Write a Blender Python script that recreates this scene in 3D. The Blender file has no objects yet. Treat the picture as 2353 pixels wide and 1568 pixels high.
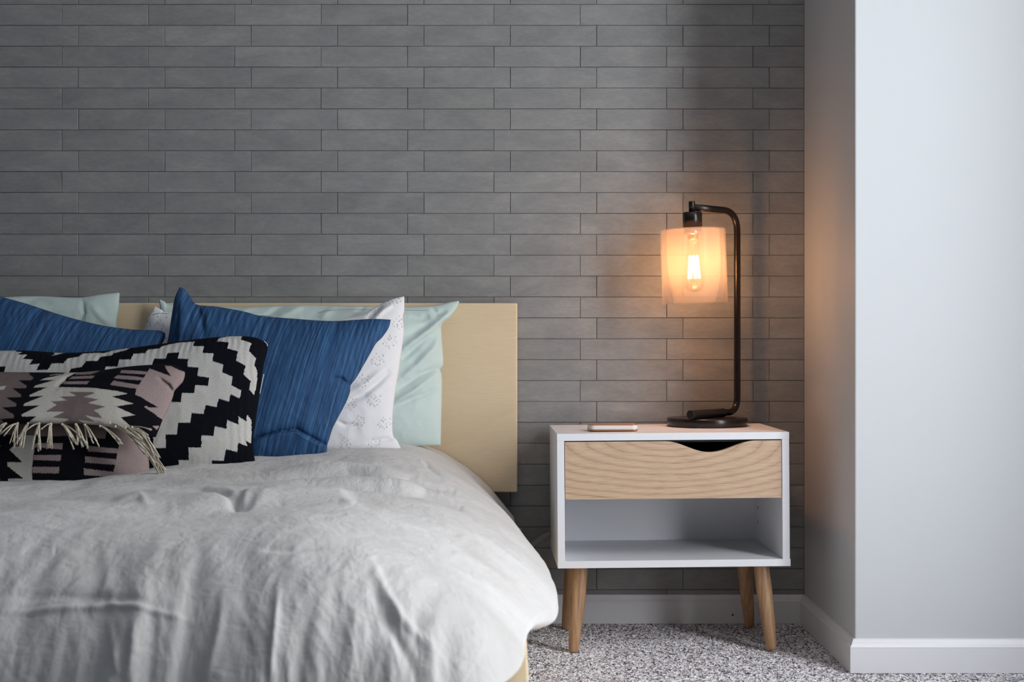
import bpy, math, random
import numpy as np
from mathutils import Matrix, Vector

random.seed(7)
rng = np.random.default_rng(7)
S = bpy.context.scene
COL = S.collection

# ------------------------------------------------------------------ camera
F = 2353 * 50.0 / 36.0          # focal length in pixels of the 2353 px wide frame
CX, CY, H, D = 1176.5, 784.0, 0.674, 3.40   # wall plane is y = 0, the camera stands at y = -D
cam_d = bpy.data.cameras.new('camera')
cam_d.lens = 50.0
cam_d.sensor_width = 36.0
cam_d.clip_start = 0.05
cam = bpy.data.objects.new('camera', cam_d)
COL.objects.link(cam)
cam.location = (0, -D, H)
cam.rotation_euler = (math.pi / 2, 0, 0)
cam_d.dof.use_dof = True
cam_d.dof.focus_distance = 3.15
cam_d.dof.aperture_fstop = 5.6
S.camera = cam

# ------------------------------------------------------------------ colour management, world, lights
S.view_settings.view_transform = 'Standard'
S.view_settings.look = 'None'
S.view_settings.gamma = 1.0
S.view_settings.use_curve_mapping = False
S.view_settings.exposure = 0.0

w = bpy.data.worlds.new('daylight_fill')
S.world = w
w.use_nodes = True
wn, wl = w.node_tree.nodes, w.node_tree.links
_tc = wn.new('ShaderNodeTexCoord'); _sx = wn.new('ShaderNodeSeparateXYZ'); _rp = wn.new('ShaderNodeValToRGB')
wl.new(_tc.outputs['Generated'], _sx.inputs[0]); wl.new(_sx.outputs['Z'], _rp.inputs['Fac'])
_rp.color_ramp.elements[0].position = 0.0; _rp.color_ramp.elements[0].color = (0.08, 0.09, 0.10, 1)
_rp.color_ramp.elements[1].position = 0.25; _rp.color_ramp.elements[1].color = (0.42, 0.70, 1.0, 1)
wl.new(_rp.outputs['Color'], wn['Background'].inputs['Color'])
wn['Background'].inputs['Strength'].default_value = 0.13

def area(name, loc, target, sx, sy, power, color):
    l = bpy.data.lights.new(name, 'AREA')
    l.shape = 'RECTANGLE'
    l.size, l.size_y = sx, sy
    l.energy = power
    l.color = color
    o = bpy.data.objects.new(name, l)
    COL.objects.link(o)
    o.location = loc
    d = Vector(target) - Vector(loc)
    o.rotation_euler = d.to_track_quat('-Z', 'Y').to_euler()
    return o

# daylight outside the window opening in the right hand wall
area('window_daylight', (1.365, -1.54, 1.14), (0.365, -1.54, 1.07), 0.52, 1.86, 45.0, (0.94, 0.975, 1.0))


# ------------------------------------------------------------------ helpers
def P(x, y, Z):
    """point seen at photo pixel (x, y) that lies at distance Z in front of the camera"""
    return ((x - CX) * Z / F, Z - D, H - (y - CY) * Z / F)

def srgb(r, g, b):
    def f(c):
        c /= 255.0
        return c / 12.92 if c <= 0.04045 else ((c + 0.055) / 1.055) ** 2.4
    return (f(r), f(g), f(b), 1.0)

def tag(o, label=None, cat=None, group=None, kind=None):
    if label: o['label'] = label
    if cat: o['category'] = cat
    if group: o['group'] = group
    if kind: o['kind'] = kind
    return o

def empty(name, loc, rz=0.0):
    o = bpy.data.objects.new(name, None)
    o.empty_display_size = 0.05
    COL.objects.link(o)
    o.location = loc
    o.rotation_euler = (0, 0, rz)
    return o

def link(name, me, mat=None, parent=None):
    o = bpy.data.objects.new(name, me)
    COL.objects.link(o)
    if mat is not None and not me.materials:
        me.materials.append(mat)
    if parent is not None:
        o.parent = parent
    return o

def np_mesh(name, V, quads, smooth=True):
    """V (n,3), quads (m,4) int array"""
    me = bpy.data.meshes.new(name)
    V = np.asarray(V, dtype=np.float32)
    Q = np.asarray(quads, dtype=np.int32)
    me.vertices.add(len(V)); me.vertices.foreach_set('co', V.ravel())
    me.loops.add(Q.size); me.loops.foreach_set('vertex_index', Q.ravel())
    me.polygons.add(len(Q))
    me.polygons.foreach_set('loop_start', np.arange(0, Q.size, 4, dtype=np.int32))
    me.polygons.foreach_set('loop_total', np.full(len(Q), 4, dtype=np.int32))
    me.polygons.foreach_set('use_smooth', np.full(len(Q), smooth))
    me.update(calc_edges=True)
    me.validate()
    return me

class MB:
    """collects shapes for ONE mesh"""
    def __init__(s): s.v, s.f, s.sm = [], [], []
    def add(s, vs, fs, smooth=False):
        b = len(s.v)
        s.v += [tuple(v) for v in vs]
        s.f += [tuple(b + i for i in f) for f in fs]
        s.sm += [smooth] * len(fs)
    def box(s, x0, x1, y0, y1, z0, z1):
        s.add([(x0,y0,z0),(x1,y0,z0),(x1,y1,z0),(x0,y1,z0),(x0,y0,z1),(x1,y0,z1),(x1,y1,z1),(x0,y1,z1)],
              [(0,3,2,1),(4,5,6,7),(0,1,5,4),(1,2,6,5),(2,3,7,6),(3,0,4,7)])
    def prism_y(s, poly, y0, y1):
        """polygon (x,z) counter-clockwise seen from -y, extruded along y"""
        n = len(poly)
        s.add([(x, y0, z) for x, z in poly] + [(x, y1, z) for x, z in poly],
              [tuple(range(n)), tuple(range(2*n-1, n-1, -1))] +
              [(i, i+n, (i+1) % n + n, (i+1) % n) for i in range(n)])
    def lathe(s, prof, c=(0,0,0), n=48, axis=None):
        """prof: list of (radius, height)"""
        vs, fs = [], []
        for r, z in prof:
            for k in range(n):
                a = 2*math.pi*k/n
                vs.append(Vector((r*math.cos(a), r*math.sin(a), z)))
        m = len(prof)
        for j in range(m-1):
            for k in range(n):
                k2 = (k+1) % n
                fs.append((j*n+k, j*n+k2, (j+1)*n+k2, (j+1)*n+k))
        R = axis if axis is not None else Matrix.Identity(3)
        s.add([R @ v + Vector(c) for v in vs], fs, True)
    def tube(s, pts, r, n=10, caps=True, r_end=None):
        pts = [Vector(p) for p in pts]
        m = len(pts)
        vs, fs = [], []
        t0 = (pts[1]-pts[0]).normalized()
        ref = Vector((0,0,1)) if abs(t0.z) < 0.9 else Vector((1,0,0))
        nrm = t0.cross(ref).normalized()
        for i, p in enumerate(pts):
            t = (pts[min(i+1, m-1)] - pts[max(i-1, 0)]).normalized()
            nrm = (nrm - t*nrm.dot(t)).normalized()
            b = t.cross(nrm)
            rr = r if r_end is None else r + (r_end-r)*i/(m-1)
            for k in range(n):
                a = 2*math.pi*k/n
                vs.append(p + nrm*math.cos(a)*rr + b*math.sin(a)*rr)
        for i in range(m-1):
            for k in range(n):
                k2 = (k+1) % n
                fs.append((i*n+k, i*n+k2, (i+1)*n+k2, (i+1)*n+k))
        s.add(vs, fs, True)
        if caps:
            b = len(s.v) - len(vs)
            s.f += [tuple(b + k for k in reversed(range(n))), tuple(b + (m-1)*n + k for k in range(n))]
            s.sm += [False, False]
    def build(s, name, mat=None, parent=None, bevel=0.0, seg=2, auto=True):
        me = bpy.data.meshes.new(name)
        me.from_pydata([tuple(v) for v in s.v], [], s.f)
        me.polygons.foreach_set('use_smooth', s.sm)
        me.update()
        o = link(name, me, mat, parent)
        if bevel:
            md = o.modifiers.new('edge', 'BEVEL')
            md.width = bevel; md.segments = seg; md.limit_method = 'ANGLE'; md.angle_limit = math.radians(40)
        return o

# ---- numpy noise
def _hash(ix, iy, seed):
    h = (ix.astype(np.int64)*374761393 + iy.astype(np.int64)*668265263 + seed*1442695041) & 0xFFFFFFFF
    h = ((h ^ (h >> 13)) * 1274126177) & 0xFFFFFFFF
    h = (h ^ (h >> 16)) & 0xFFFFFFFF
    return h / 4294967295.0
def vnoise(x, y, seed=0):
    x = np.asarray(x, float); y = np.asarray(y, float)
    ix, iy = np.floor(x), np.floor(y)
    fx, fy = x-ix, y-iy
    ux, uy = fx**3*(fx*(fx*6-15)+10), fy**3*(fy*(fy*6-15)+10)
    def g(ax, ay):
        a = _hash(ax, ay, seed) * 2*math.pi
        return np.cos(a)*(x-ax) + np.sin(a)*(y-ay)
    n00, n10, n01, n11 = g(ix, iy), g(ix+1, iy), g(ix, iy+1), g(ix+1, iy+1)
    return ((n00*(1-ux)+n10*ux)*(1-uy) + (n01*(1-ux)+n11*ux)*uy) * 1.4
def fbm(x, y, seed=0, o=4, g=0.5):
    t, a, f = 0, 1.0, 1.0
    for i in range(o):
        t = t + a*vnoise(x*f, y*f, seed+i*17); a *= g; f *= 2.03
    return t
def ridged(x, y, seed=0, o=3):
    t, a, f = 0, 1.0, 1.0
    for i in range(o):
        t = t + a*(1-np.abs(vnoise(x*f, y*f, seed+i*29))*2.2); a *= 0.5; f *= 2.1
    return t
def sstep(a, b, x):
    t = np.clip((x-a)/(b-a), 0, 1)
    return t*t*(3-2*t)
def seg_dist(px, py, pts):
    """distance to polyline and position 0..1 along it"""
    best = np.full(np.shape(px), 1e9); pos = np.zeros(np.shape(px))
    n = len(pts)-1
    for i in range(n):
        (x0, y0), (x1, y1) = pts[i], pts[i+1]
        dx, dy = x1-x0, y1-y0
        t = np.clip(((px-x0)*dx+(py-y0)*dy)/(dx*dx+dy*dy), 0, 1)
        d = np.hypot(px-x0-t*dx, py-y0-t*dy)
        m = d < best
        best = np.where(m, d, best); pos = np.where(m, (i+t)/n, pos)
    return best, pos
def crease(px, py, pts, width, amp):
    d, t = seg_dist(px, py, pts)
    fade = np.sin(np.pi*np.clip(t, 0.02, 0.98))**0.6
    return amp*fade*np.exp(-(d/width)**2)
def inside(px, py, poly):
    c = np.zeros(px.shape, bool)
    n = len(poly); j = n-1
    for i in range(n):
        xi, yi = poly[i]; xj, yj = poly[j]
        if yi != yj:
            c ^= ((yi > py) != (yj > py)) & (px < (xj-xi)*(py-yi)/(yj-yi)+xi)
        j = i
    return c

# ------------------------------------------------------------------ materials
def mat(name, color, rough=0.6, **kw):
    m = bpy.data.materials.new(name)
    m.use_nodes = True
    b = m.node_tree.nodes['Principled BSDF']
    b.inputs['Base Color'].default_value = color
    b.inputs['Roughness'].default_value = rough
    for k, v in kw.items():
        b.inputs[k.replace('_', ' ')].default_value = v
    return m, m.node_tree, b

def N(nt, t, **kw):
    n = nt.nodes.new(t)
    for k, v in kw.items(): setattr(n, k, v)
    return n

def mapping(nt, src='Object', scale=(1,1,1), rot=(0,0,0), uv=None):
    if uv:
        tc = N(nt, 'ShaderNodeUVMap'); tc.uv_map = uv; out = tc.outputs['UV']
    else:
        tc = N(nt, 'ShaderNodeTexCoord'); out = tc.outputs[src]
    mp = N(nt, 'ShaderNodeMapping')
    mp.inputs['Scale'].default_value = scale
    mp.inputs['Rotation'].default_value = rot
    nt.links.new(out, mp.inputs['Vector'])
    return mp.outputs['Vector']

def noise(nt, vec, scale, detail=4, rough=0.5, dist=0.0):
    n = N(nt, 'ShaderNodeTexNoise')
    n.inputs['Scale'].default_value = scale
    n.inputs['Detail'].default_value = detail
    n.inputs['Roughness'].default_value = rough
    n.inputs['Distortion'].default_value = dist
    nt.links.new(vec, n.inputs['Vector'])
    return n.outputs['Fac']

def ramp(nt, fac, stops):
    r = N(nt, 'ShaderNodeValToRGB')
    e = r.color_ramp.elements
    while len(e) > 1: e.remove(e[0])
    e[0].position, e[0].color = stops[0]
    for p, c in stops[1:]:
        x = e.new(p); x.color = c
    nt.links.new(fac, r.inputs['Fac'])
    return r.outputs['Color']

def bump(nt, b, height, strength=0.3, dist=0.002, prev=None):
    n = N(nt, 'ShaderNodeBump')
    n.inputs['Strength'].default_value = strength
    n.inputs['Distance'].default_value = dist
    nt.links.new(height, n.inputs['Height'])
    if prev is not None: nt.links.new(prev, n.inputs['Normal'])
    nt.links.new(n.outputs['Normal'], b.inputs['Normal'])
    return n.outputs['Normal']

def mixc(nt, a, b_, fac, mode='MIX'):
    m = N(nt, 'ShaderNodeMix', data_type='RGBA', blend_type=mode)
    for sock, v in ((m.inputs[6], a), (m.inputs[7], b_), (m.inputs[0], fac)):
        if hasattr(v, 'links'): nt.links.new(v, sock)
        else: sock.default_value = v
    return m.outputs[2]

# tile: concrete look grey, each tile its own tone
def make_tile():
    m, nt, b = mat('grey_concrete_tile', (0.2, 0.2, 0.2, 1), 0.55)
    v = mapping(nt, scale=(1, 1, 2.6))
    a = N(nt, 'ShaderNodeAttribute', attribute_name='tone')
    # offset the pattern per tile
    add = N(nt, 'ShaderNodeVectorMath', operation='ADD')
    sc = N(nt, 'ShaderNodeVectorMath', operation='SCALE'); sc.inputs['Scale'].default_value = 37.0
    nt.links.new(a.outputs['Color'], sc.inputs[0]); nt.links.new(v, add.inputs[0]); nt.links.new(sc.outputs[0], add.inputs[1])
    vv = add.outputs[0]
    n1 = noise(nt, vv, 9.0, 6, 0.62, 0.4)
    n2 = noise(nt, vv, 60.0, 4, 0.7)
    c1 = ramp(nt, n1, [(0.30, srgb(128, 129, 130)), (0.52, srgb(139, 139, 139)), (0.72, srgb(151, 150, 148))])
    c2 = ramp(nt, n2, [(0.40, (0.42, 0.42, 0.42, 1)), (0.66, (0.60, 0.60, 0.60, 1))])
    c = mixc(nt, c1, c2, 0.35, 'OVERLAY')
    hs = N(nt, 'ShaderNodeHueSaturation')
    mr = N(nt, 'ShaderNodeMapRange'); mr.inputs['To Min'].default_value = 0.94; mr.inputs['To Max'].default_value = 1.05
    sep = N(nt, 'ShaderNodeSeparateColor'); nt.links.new(a.outputs['Color'], sep.inputs[0])
    nt.links.new(sep.outputs[0], mr.inputs['Value']); nt.links.new(mr.outputs[0], hs.inputs['Value'])
    nt.links.new(c, hs.inputs['Color']); nt.links.new(hs.outputs[0], b.inputs['Base Color'])
    bump(nt, b, n2, 0.12, 0.001)
    return m
M_TILE = make_tile()
M_GROUT = mat('tile_joint', srgb(84, 86, 88), 0.9)[0]

def make_paint(name, col, s=0.08):
    m, nt, b = mat(name, col, 0.55)
    v = mapping(nt)
    n = noise(nt, v, 160.0, 3, 0.6)
    n2 = noise(nt, v, 9.0, 2)
    bump(nt, b, n, s, 0.001, bump(nt, b, n2, 0.05, 0.004))
    return m
M_WALL = make_paint('pale_grey_wall_paint', srgb(199, 202, 205))
M_CEIL = make_paint('white_ceiling_paint', srgb(232, 232, 232))
M_TRIM = mat('white_gloss_trim', srgb(226, 226, 230), 0.35)[0]
M_NSW = mat('white_laminate', srgb(234, 235, 240), 0.42)[0]
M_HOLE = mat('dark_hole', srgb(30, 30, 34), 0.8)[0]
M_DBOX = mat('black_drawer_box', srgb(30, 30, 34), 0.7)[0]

def make_wood(name, c_dark, c_mid, c_light, scale=1.0, grain=0.25, center=(0.0, 0.0, 0.0), rot=(0,0,0), ring=26.0, squash=(1, 1, 6), dist=3.2, mix=0.62):
    m, nt, b = mat(name, c_mid, 0.5)
    tc = N(nt, 'ShaderNodeTexCoord')
    mp = N(nt, 'ShaderNodeMapping')
    mp.inputs['Location'].default_value = center
    mp.inputs['Rotation'].default_value = rot
    mp.inputs['Scale'].default_value = squash
    nt.links.new(tc.outputs['Object'], mp.inputs['Vector'])
    v = mp.outputs['Vector']
    wv = N(nt, 'ShaderNodeTexWave', wave_type='RINGS', rings_direction='SPHERICAL', wave_profile='SAW')
    wv.inputs['Scale'].default_value = ring*scale
    wv.inputs['Distortion'].default_value = dist
    wv.inputs['Detail'].default_value = 3.0
    wv.inputs['Detail Scale'].default_value = 0.9
    nt.links.new(v, wv.inputs['Vector'])
    mp2 = N(nt, 'ShaderNodeMapping'); mp2.inputs['Scale'].default_value = (4, 20, 95)
    mp2.inputs['Rotation'].default_value = rot
    nt.links.new(tc.outputs['Object'], mp2.inputs['Vector'])
    fib = noise(nt, mp2.outputs['Vector'], 5.0*scale, 6, 0.7, 0.8)
    c1 = ramp(nt, wv.outputs['Fac'], [(0.0, c_mid), (0.45, c_light), (0.82, c_mid), (0.97, c_dark), (1.0, c_mid)])
    c2 = ramp(nt, fib, [(0.36, c_dark), (0.5, c_mid), (0.64, c_light)])
    c = mixc(nt, c1, c2, mix)
    nt.links.new(c, b.inputs['Base Color'])
    bump(nt, b, fib, grain, 0.001)
    return m
M_OAK = make_wood('pale_oak_veneer', srgb(158, 126, 102), srgb(196, 164, 136), srgb(216, 188, 160),
                  center=(-0.231*0.30, 0, -0.462), squash=(0.30, 1, 1), ring=24.0, grain=0.3, dist=3.0, mix=0.48)
M_BIRCH = make_wood('birch_veneer', srgb(216, 194, 160), srgb(224, 202, 168), srgb(229, 208, 175),
                    center=(0.3, 0, -1.2), squash=(0.5, 1, 2), ring=2.5, grain=0.05)

def make_leg():
    m, nt, b = mat('oiled_beech_leg', srgb(176, 132, 92), 0.45)
    v = mapping(nt, scale=(30, 30, 2.5))
    n = noise(nt, v, 3.0, 5, 0.6, 0.6)
    nt.links.new(ramp(nt, n, [(0.3, srgb(146, 108, 78)), (0.5, srgb(176, 138, 104)), (0.7, srgb(198, 162, 126))]), b.inputs['Base Color'])
    return m
M_LEG = make_leg()

M_BRONZE = mat('dark_bronze_metal', srgb(60, 55, 54), 0.27, Metallic=0.8)[0]
M_CHROME = mat('bright_threaded_metal', srgb(200, 190, 180), 0.25, Metallic=1.0)[0]

def make_shade():
    m = bpy.data.materials.new('seeded_milk_glass')
    m.use_nodes = True
    nt = m.node_tree
    nt.nodes.clear()
    out = N(nt, 'ShaderNodeOutputMaterial')
    tr = N(nt, 'ShaderNodeBsdfTransparent'); tr.inputs[0].default_value = (0.98, 0.97, 0.95, 1)
    tl = N(nt, 'ShaderNodeBsdfTranslucent'); tl.inputs[0].default_value = (0.62, 0.52, 0.47, 1)
    df = N(nt, 'ShaderNodeBsdfDiffuse'); df.inputs[0].default_value = (0.62, 0.54, 0.50, 1)
    gl = N(nt, 'ShaderNodeBsdfGlossy'); gl.inputs['Roughness'].default_value = 0.06
    m0 = N(nt, 'ShaderNodeMixShader'); m0.inputs[0].default_value = 0.5
    m1 = N(nt, 'ShaderNodeMixShader'); m1.inputs[0].default_value = 0.23
    m2 = N(nt, 'ShaderNodeMixShader')
    lw = N(nt, 'ShaderNodeLayerWeight'); lw.inputs[0].default_value = 0.18
    mu = N(nt, 'ShaderNodeMath', operation='MULTIPLY'); mu.inputs[1].default_value = 0.3
    nt.links.new(lw.outputs['Fresnel'], mu.inputs[0]); nt.links.new(mu.outputs[0], m2.inputs[0])
    nt.links.new(tl.outputs[0], m0.inputs[1]); nt.links.new(df.outputs[0], m0.inputs[2])
    nt.links.new(tr.outputs[0], m1.inputs[1]); nt.links.new(m0.outputs[0], m1.inputs[2])
    nt.links.new(m1.outputs[0], m2.inputs[1]); nt.links.new(gl.outputs[0], m2.inputs[2])
    nt.links.new(m2.outputs[0], out.inputs['Surface'])
    return m
M_SHADE = make_shade()

def make_clear(name, tint=(1, 0.97, 0.92, 1), k=0.5):
    m = bpy.data.materials.new(name)
    m.use_nodes = True
    nt = m.node_tree; nt.nodes.clear()
    out = N(nt, 'ShaderNodeOutputMaterial')
    tr = N(nt, 'ShaderNodeBsdfTransparent'); tr.inputs[0].default_value = tint
    gl = N(nt, 'ShaderNodeBsdfGlossy'); gl.inputs['Roughness'].default_value = 0.03
    lw = N(nt, 'ShaderNodeLayerWeight'); lw.inputs[0].default_value = 0.2
    mu = N(nt, 'ShaderNodeMath', operation='MULTIPLY'); mu.inputs[1].default_value = k
    mx = N(nt, 'ShaderNodeMixShader')
    nt.links.new(lw.outputs['Fresnel'], mu.inputs[0]); nt.links.new(mu.outputs[0], mx.inputs[0])
    nt.links.new(tr.outputs[0], mx.inputs[1]); nt.links.new(gl.outputs[0], mx.inputs[2])
    nt.links.new(mx.outputs[0], out.inputs['Surface'])
    return m
M_BULB = make_clear('clear_bulb_glass')

def make_emit(name, col, s):
    m = bpy.data.materials.new(name); m.use_nodes = True
    nt = m.node_tree; nt.nodes.clear()
    out = N(nt, 'ShaderNodeOutputMaterial'); e = N(nt, 'ShaderNodeEmission')
    e.inputs[0].default_value = col; e.inputs[1].default_value = s
    nt.links.new(e.outputs[0], out.inputs['Surface'])
    return m
M_FIL = make_emit('glowing_filament', (1.0, 0.62, 0.27, 1), 60.0)

def make_linen(name, c0, c1, crumple=0.5, k=1.0):
    m, nt, b = mat(name, c0, 0.85)
    b.inputs['Sheen Weight'].default_value = 0.15
    v = mapping(nt)
    big = noise(nt, v, 3.5, 4, 0.6, 0.4)
    mid = noise(nt, v, 26.0*k, 5, 0.6, 1.2)
    vw = mapping(nt, scale=(1, 1, 1))
    fine = noise(nt, vw, 420.0, 2, 0.6)
    nt.links.new(ramp(nt, big, [(0.35, c0), (0.65, c1)]), b.inputs['Base Color'])
    n1 = bump(nt, b, mid, crumple, 0.004)
    if crumple > 0.6:
        for sc_, st_, ds_ in ((11.0, 0.30, 0.007), (38.0, 0.28, 0.003)):
            rd = noise(nt, mapping(nt, scale=(1.6, 0.7, 0.7)), sc_, 3, 0.55, 0.35)
            sb = N(nt, 'ShaderNodeMath', operation='SUBTRACT'); sb.inputs[1].default_value = 0.5
            ab = N(nt, 'ShaderNodeMath', operation='ABSOLUTE')
            pw = N(nt, 'ShaderNodeMath', operation='POWER'); pw.inputs[1].default_value = 0.6
            nt.links.new(rd, sb.inputs[0]); nt.links.new(sb.outputs[0], ab.inputs[0]); nt.links.new(ab.outputs[0], pw.inputs[0])
            n1 = bump(nt, b, pw.outputs[0], st_, ds_, n1)
    bump(nt, b, fine, 0.2, 0.0006, n1)
    return m
M_DUVET = make_linen('washed_linen', srgb(192, 189, 187), srgb(208, 206, 205), 0.7)
M_SHEET = make_linen('blush_cotton_sheet', srgb(222, 208, 202), srgb(228, 216, 210), 0.2)
M_MINT = make_linen('mint_cotton', srgb(194, 212, 208), srgb(205, 220, 216), 0.25, 0.6)
M_THREAD = mat('dark_hem_thread', srgb(96, 116, 120), 0.8)[0]
M_WHITE_SEAM = mat('white_thread', srgb(225, 222, 220), 0.8)[0]

def make_attr_cloth(name, rough=0.9, lo=0.62, s=0.35, k=1.0):
    """woven cloth whose colours sit in the face attribute 'pattern'"""
    m, nt, b = mat(name, (0.5, 0.5, 0.5, 1), rough)
    b.inputs['Specular IOR Level'].default_value = 0.12
    a = N(nt, 'ShaderNodeAttribute', attribute_name='pattern')
    v = mapping(nt, uv='weave', scale=(120*k, 30*k, 1))
    v2 = mapping(nt, uv='weave', scale=(30*k, 120*k, 1))
    n1 = noise(nt, v, 1.0, 3, 0.6)
    n2 = noise(nt, v2, 1.0, 3, 0.6)
    f = N(nt, 'ShaderNodeMath', operation='MULTIPLY'); nt.links.new(n1, f.inputs[0]); nt.links.new(n2, f.inputs[1])
    g = ramp(nt, f.outputs[0], [(0.12, (lo, lo, lo, 1)), (0.4, (1.08, 1.08, 1.08, 1))])
    nt.links.new(mixc(nt, a.outputs['Color'], g, 1.0, 'MULTIPLY'), b.inputs['Base Color'])
    bump(nt, b, f.outputs[0], s, 0.003)
    return m
M_KILIM = make_attr_cloth('flat_woven_wool')
M_PRINT = make_attr_cloth('printed_white_cotton', 0.85, lo=0.97, s=0.04, k=0.7)

def make_blue():
    m, nt, b = mat('indigo_slub_cotton', srgb(28, 66, 110), 0.8)
    v = mapping(nt, uv='weave', scale=(20, 0.35, 1))
    n1 = noise(nt, v, 1.0, 5, 0.65, 0.25)
    v2 = mapping(nt, uv='weave', scale=(90, 2.0, 1))
    n2 = noise(nt, v2, 1.0, 3, 0.6)
    c1 = ramp(nt, n1, [(0.32, srgb(17, 50, 88)), (0.50, srgb(33, 80, 128)), (0.68, srgb(70, 120, 168))])
    c2 = ramp(nt, n2, [(0.35, (0.55, 0.55, 0.55, 1)), (0.65, (1.1, 1.1, 1.1, 1))])
    nt.links.new(mixc(nt, c1, c2, 1.0, 'MULTIPLY'), b.inputs['Base Color'])
    bump(nt, b, n2, 0.3, 0.0015)
    return m
M_BLUE = make_blue()

def make_carpet():
    m, nt, b = mat('speckled_cut_pile', (0.4, 0.4, 0.4, 1), 0.95)
    v = mapping(nt)
    vo = N(nt, 'ShaderNodeTexVoronoi'); vo.inputs['Scale'].default_value = 260.0
    nt.links.new(v, vo.inputs['Vector'])
    sep = N(nt, 'ShaderNodeSeparateColor'); nt.links.new(vo.outputs['Color'], sep.inputs[0])
    c = ramp(nt, sep.outputs[0], [(0.0, srgb(88, 80, 92)), (0.15, srgb(146, 139, 146)), (0.30, srgb(180, 160, 154)), (0.38, srgb(196, 194, 200)), (0.60, srgb(226, 223, 226)), (0.84, srgb(242, 240, 240))])
    c.node.color_ramp.interpolation = 'CONSTANT'
    nt.links.new(c, b.inputs['Base Color'])
    return m
M_CARPET = make_carpet()

# ------------------------------------------------------------------ the room
ROOM_L, ROOM_R, ROOM_F, ROOM_H = -2.6, 1.35, -4.4, 2.45
COLX, COLY = 0.698, -0.505       # the pier that juts out beside the nightstand

# tiled wall: every tile a bevelled slab in one surface
def tile_wall():
    PIT_Z, PIT_X = 48.02*D/F, 198.35*D/F
    zrow = H - (683.0-CY)*D/F       # bottom of the row whose lower edge is at photo row 683
    xa = (143.0-CX)*D/F             # joints of the even rows
    xb = (180.5-CX)*D/F
    gap = 0.0008
    V, Q, T = [], [], []
    k0 = -int((zrow)/PIT_Z) - 1
    for k in range(k0, int((ROOM_H-zrow)/PIT_Z)+1):
        z0, z1 = zrow + k*PIT_Z, zrow + (k+1)*PIT_Z
        z0, z1 = max(z0, 0.0), min(z1, ROOM_H)
        if z1 - z0 < 0.005: continue
        x0 = xa if k % 2 == 1 else xb
        i0 = int(math.floor((ROOM_L-x0)/PIT_X))
        for i in range(i0, int((COLX-x0)/PIT_X)+1):
            a, c = max(x0+i*PIT_X, ROOM_L), min(x0+(i+1)*PIT_X, COLX)
            if c - a < 0.004: continue
            a += gap/2 + random.uniform(-.0003, .0003); c -= gap/2
            lo, hi = z0+gap/2 + random.uniform(-.0002, .0002), z1-gap/2
            y = -0.0030 - random.uniform(0, 0.0007)
            tx, tz = random.uniform(-.0005, .0005), random.uniform(-.0004, .0004)
            e = 0.0009
            b = len(V)
            ring = lambda ins, yy: [(a+ins, yy-tx-tz, lo+ins), (c-ins, yy+tx-tz, lo+ins), (c-ins, yy+tx+tz, hi-ins), (a+ins, yy-tx+tz, hi-ins)]
            V += [(p[0], 0.0, p[2]) for p in ring(0, 0)] + ring(0, y+e) + ring(e, y)
            Q += [(b+8, b+9, b+10, b+11)]
            for l in (0, 4):
                for q in range(4):
                    q2 = (q+1) % 4
                    Q.append((b+l+q, b+l+q2, b+l+4+q2, b+l+4+q))
            T += [(random.random(), random.random(), random.random(), 1.0)]*9
    me = np_mesh('tiles', V, Q, smooth=False)
    at = me.attributes.new('tone', 'FLOAT_COLOR', 'FACE')
    at.data.foreach_set('color', np.array(T, dtype=np.float32)[:len(me.polygons)].ravel())
    return me
wb = MB(); wb.box(ROOM_L, ROOM_R+0.1, 0.0, 0.12, 0.0, ROOM_H)
wall_back = tag(wb.build('wall_back', M_GROUT), 'dark grey wall behind the bed and nightstand, clad in narrow concrete look tiles', 'wall', kind='structure')
tiles = link('wall_tile', tile_wall(), M_TILE, wall_back)
tag(tiles, 'long grey concrete look tiles laid in staggered rows')

pr = MB(); pr.box(COLX, ROOM_R, COLY, 0.0, 0.0, ROOM_H)
tag(pr.build('wall_pier', M_WALL, bevel=0.003), 'pale grey painted pier standing out beside the nightstand', 'wall', kind='structure')

# right hand wall with the window opening (outside the picture, lets the daylight in)
WY0, WY1, WZ0, WZ1 = -1.84, -1.24, 0.17, 2.11
rw = MB()
rw.box(ROOM_R, ROOM_R+0.12, WY1, 0.0, 0, ROOM_H)
rw.box(ROOM_R, ROOM_R+0.12, ROOM_F, WY0, 0, ROOM_H)
rw.box(ROOM_R, ROOM_R+0.12, WY0, WY1, 0, WZ0)
rw.box(ROOM_R, ROOM_R+0.12, WY0, WY1, WZ1, ROOM_H)
tag(rw.build('wall_right', M_WALL), 'pale grey painted wall with the window opening', 'wall', kind='structure')
wf = MB()
for a0, a1, b0, b1 in ((WY0, WY1, WZ0, WZ0+.04), (WY0, WY1, WZ1-.04, WZ1), (WY0, WY0+.04, WZ0, WZ1), (WY1-.04, WY1, WZ0, WZ1)):
    wf.box(ROOM_R-.01, ROOM_R+.13, a0, a1, b0, b1)
tag(wf.build('window_1', M_TRIM), 'white window frame in the right hand wall', 'window', kind='structure')

ce = MB(); ce.box(ROOM_L, ROOM_R+.12, ROOM_F, 0.12, ROOM_H, ROOM_H+.1)
tag(ce.build('ceiling', M_CEIL), 'white painted ceiling', 'ceiling', kind='structure')

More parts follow.
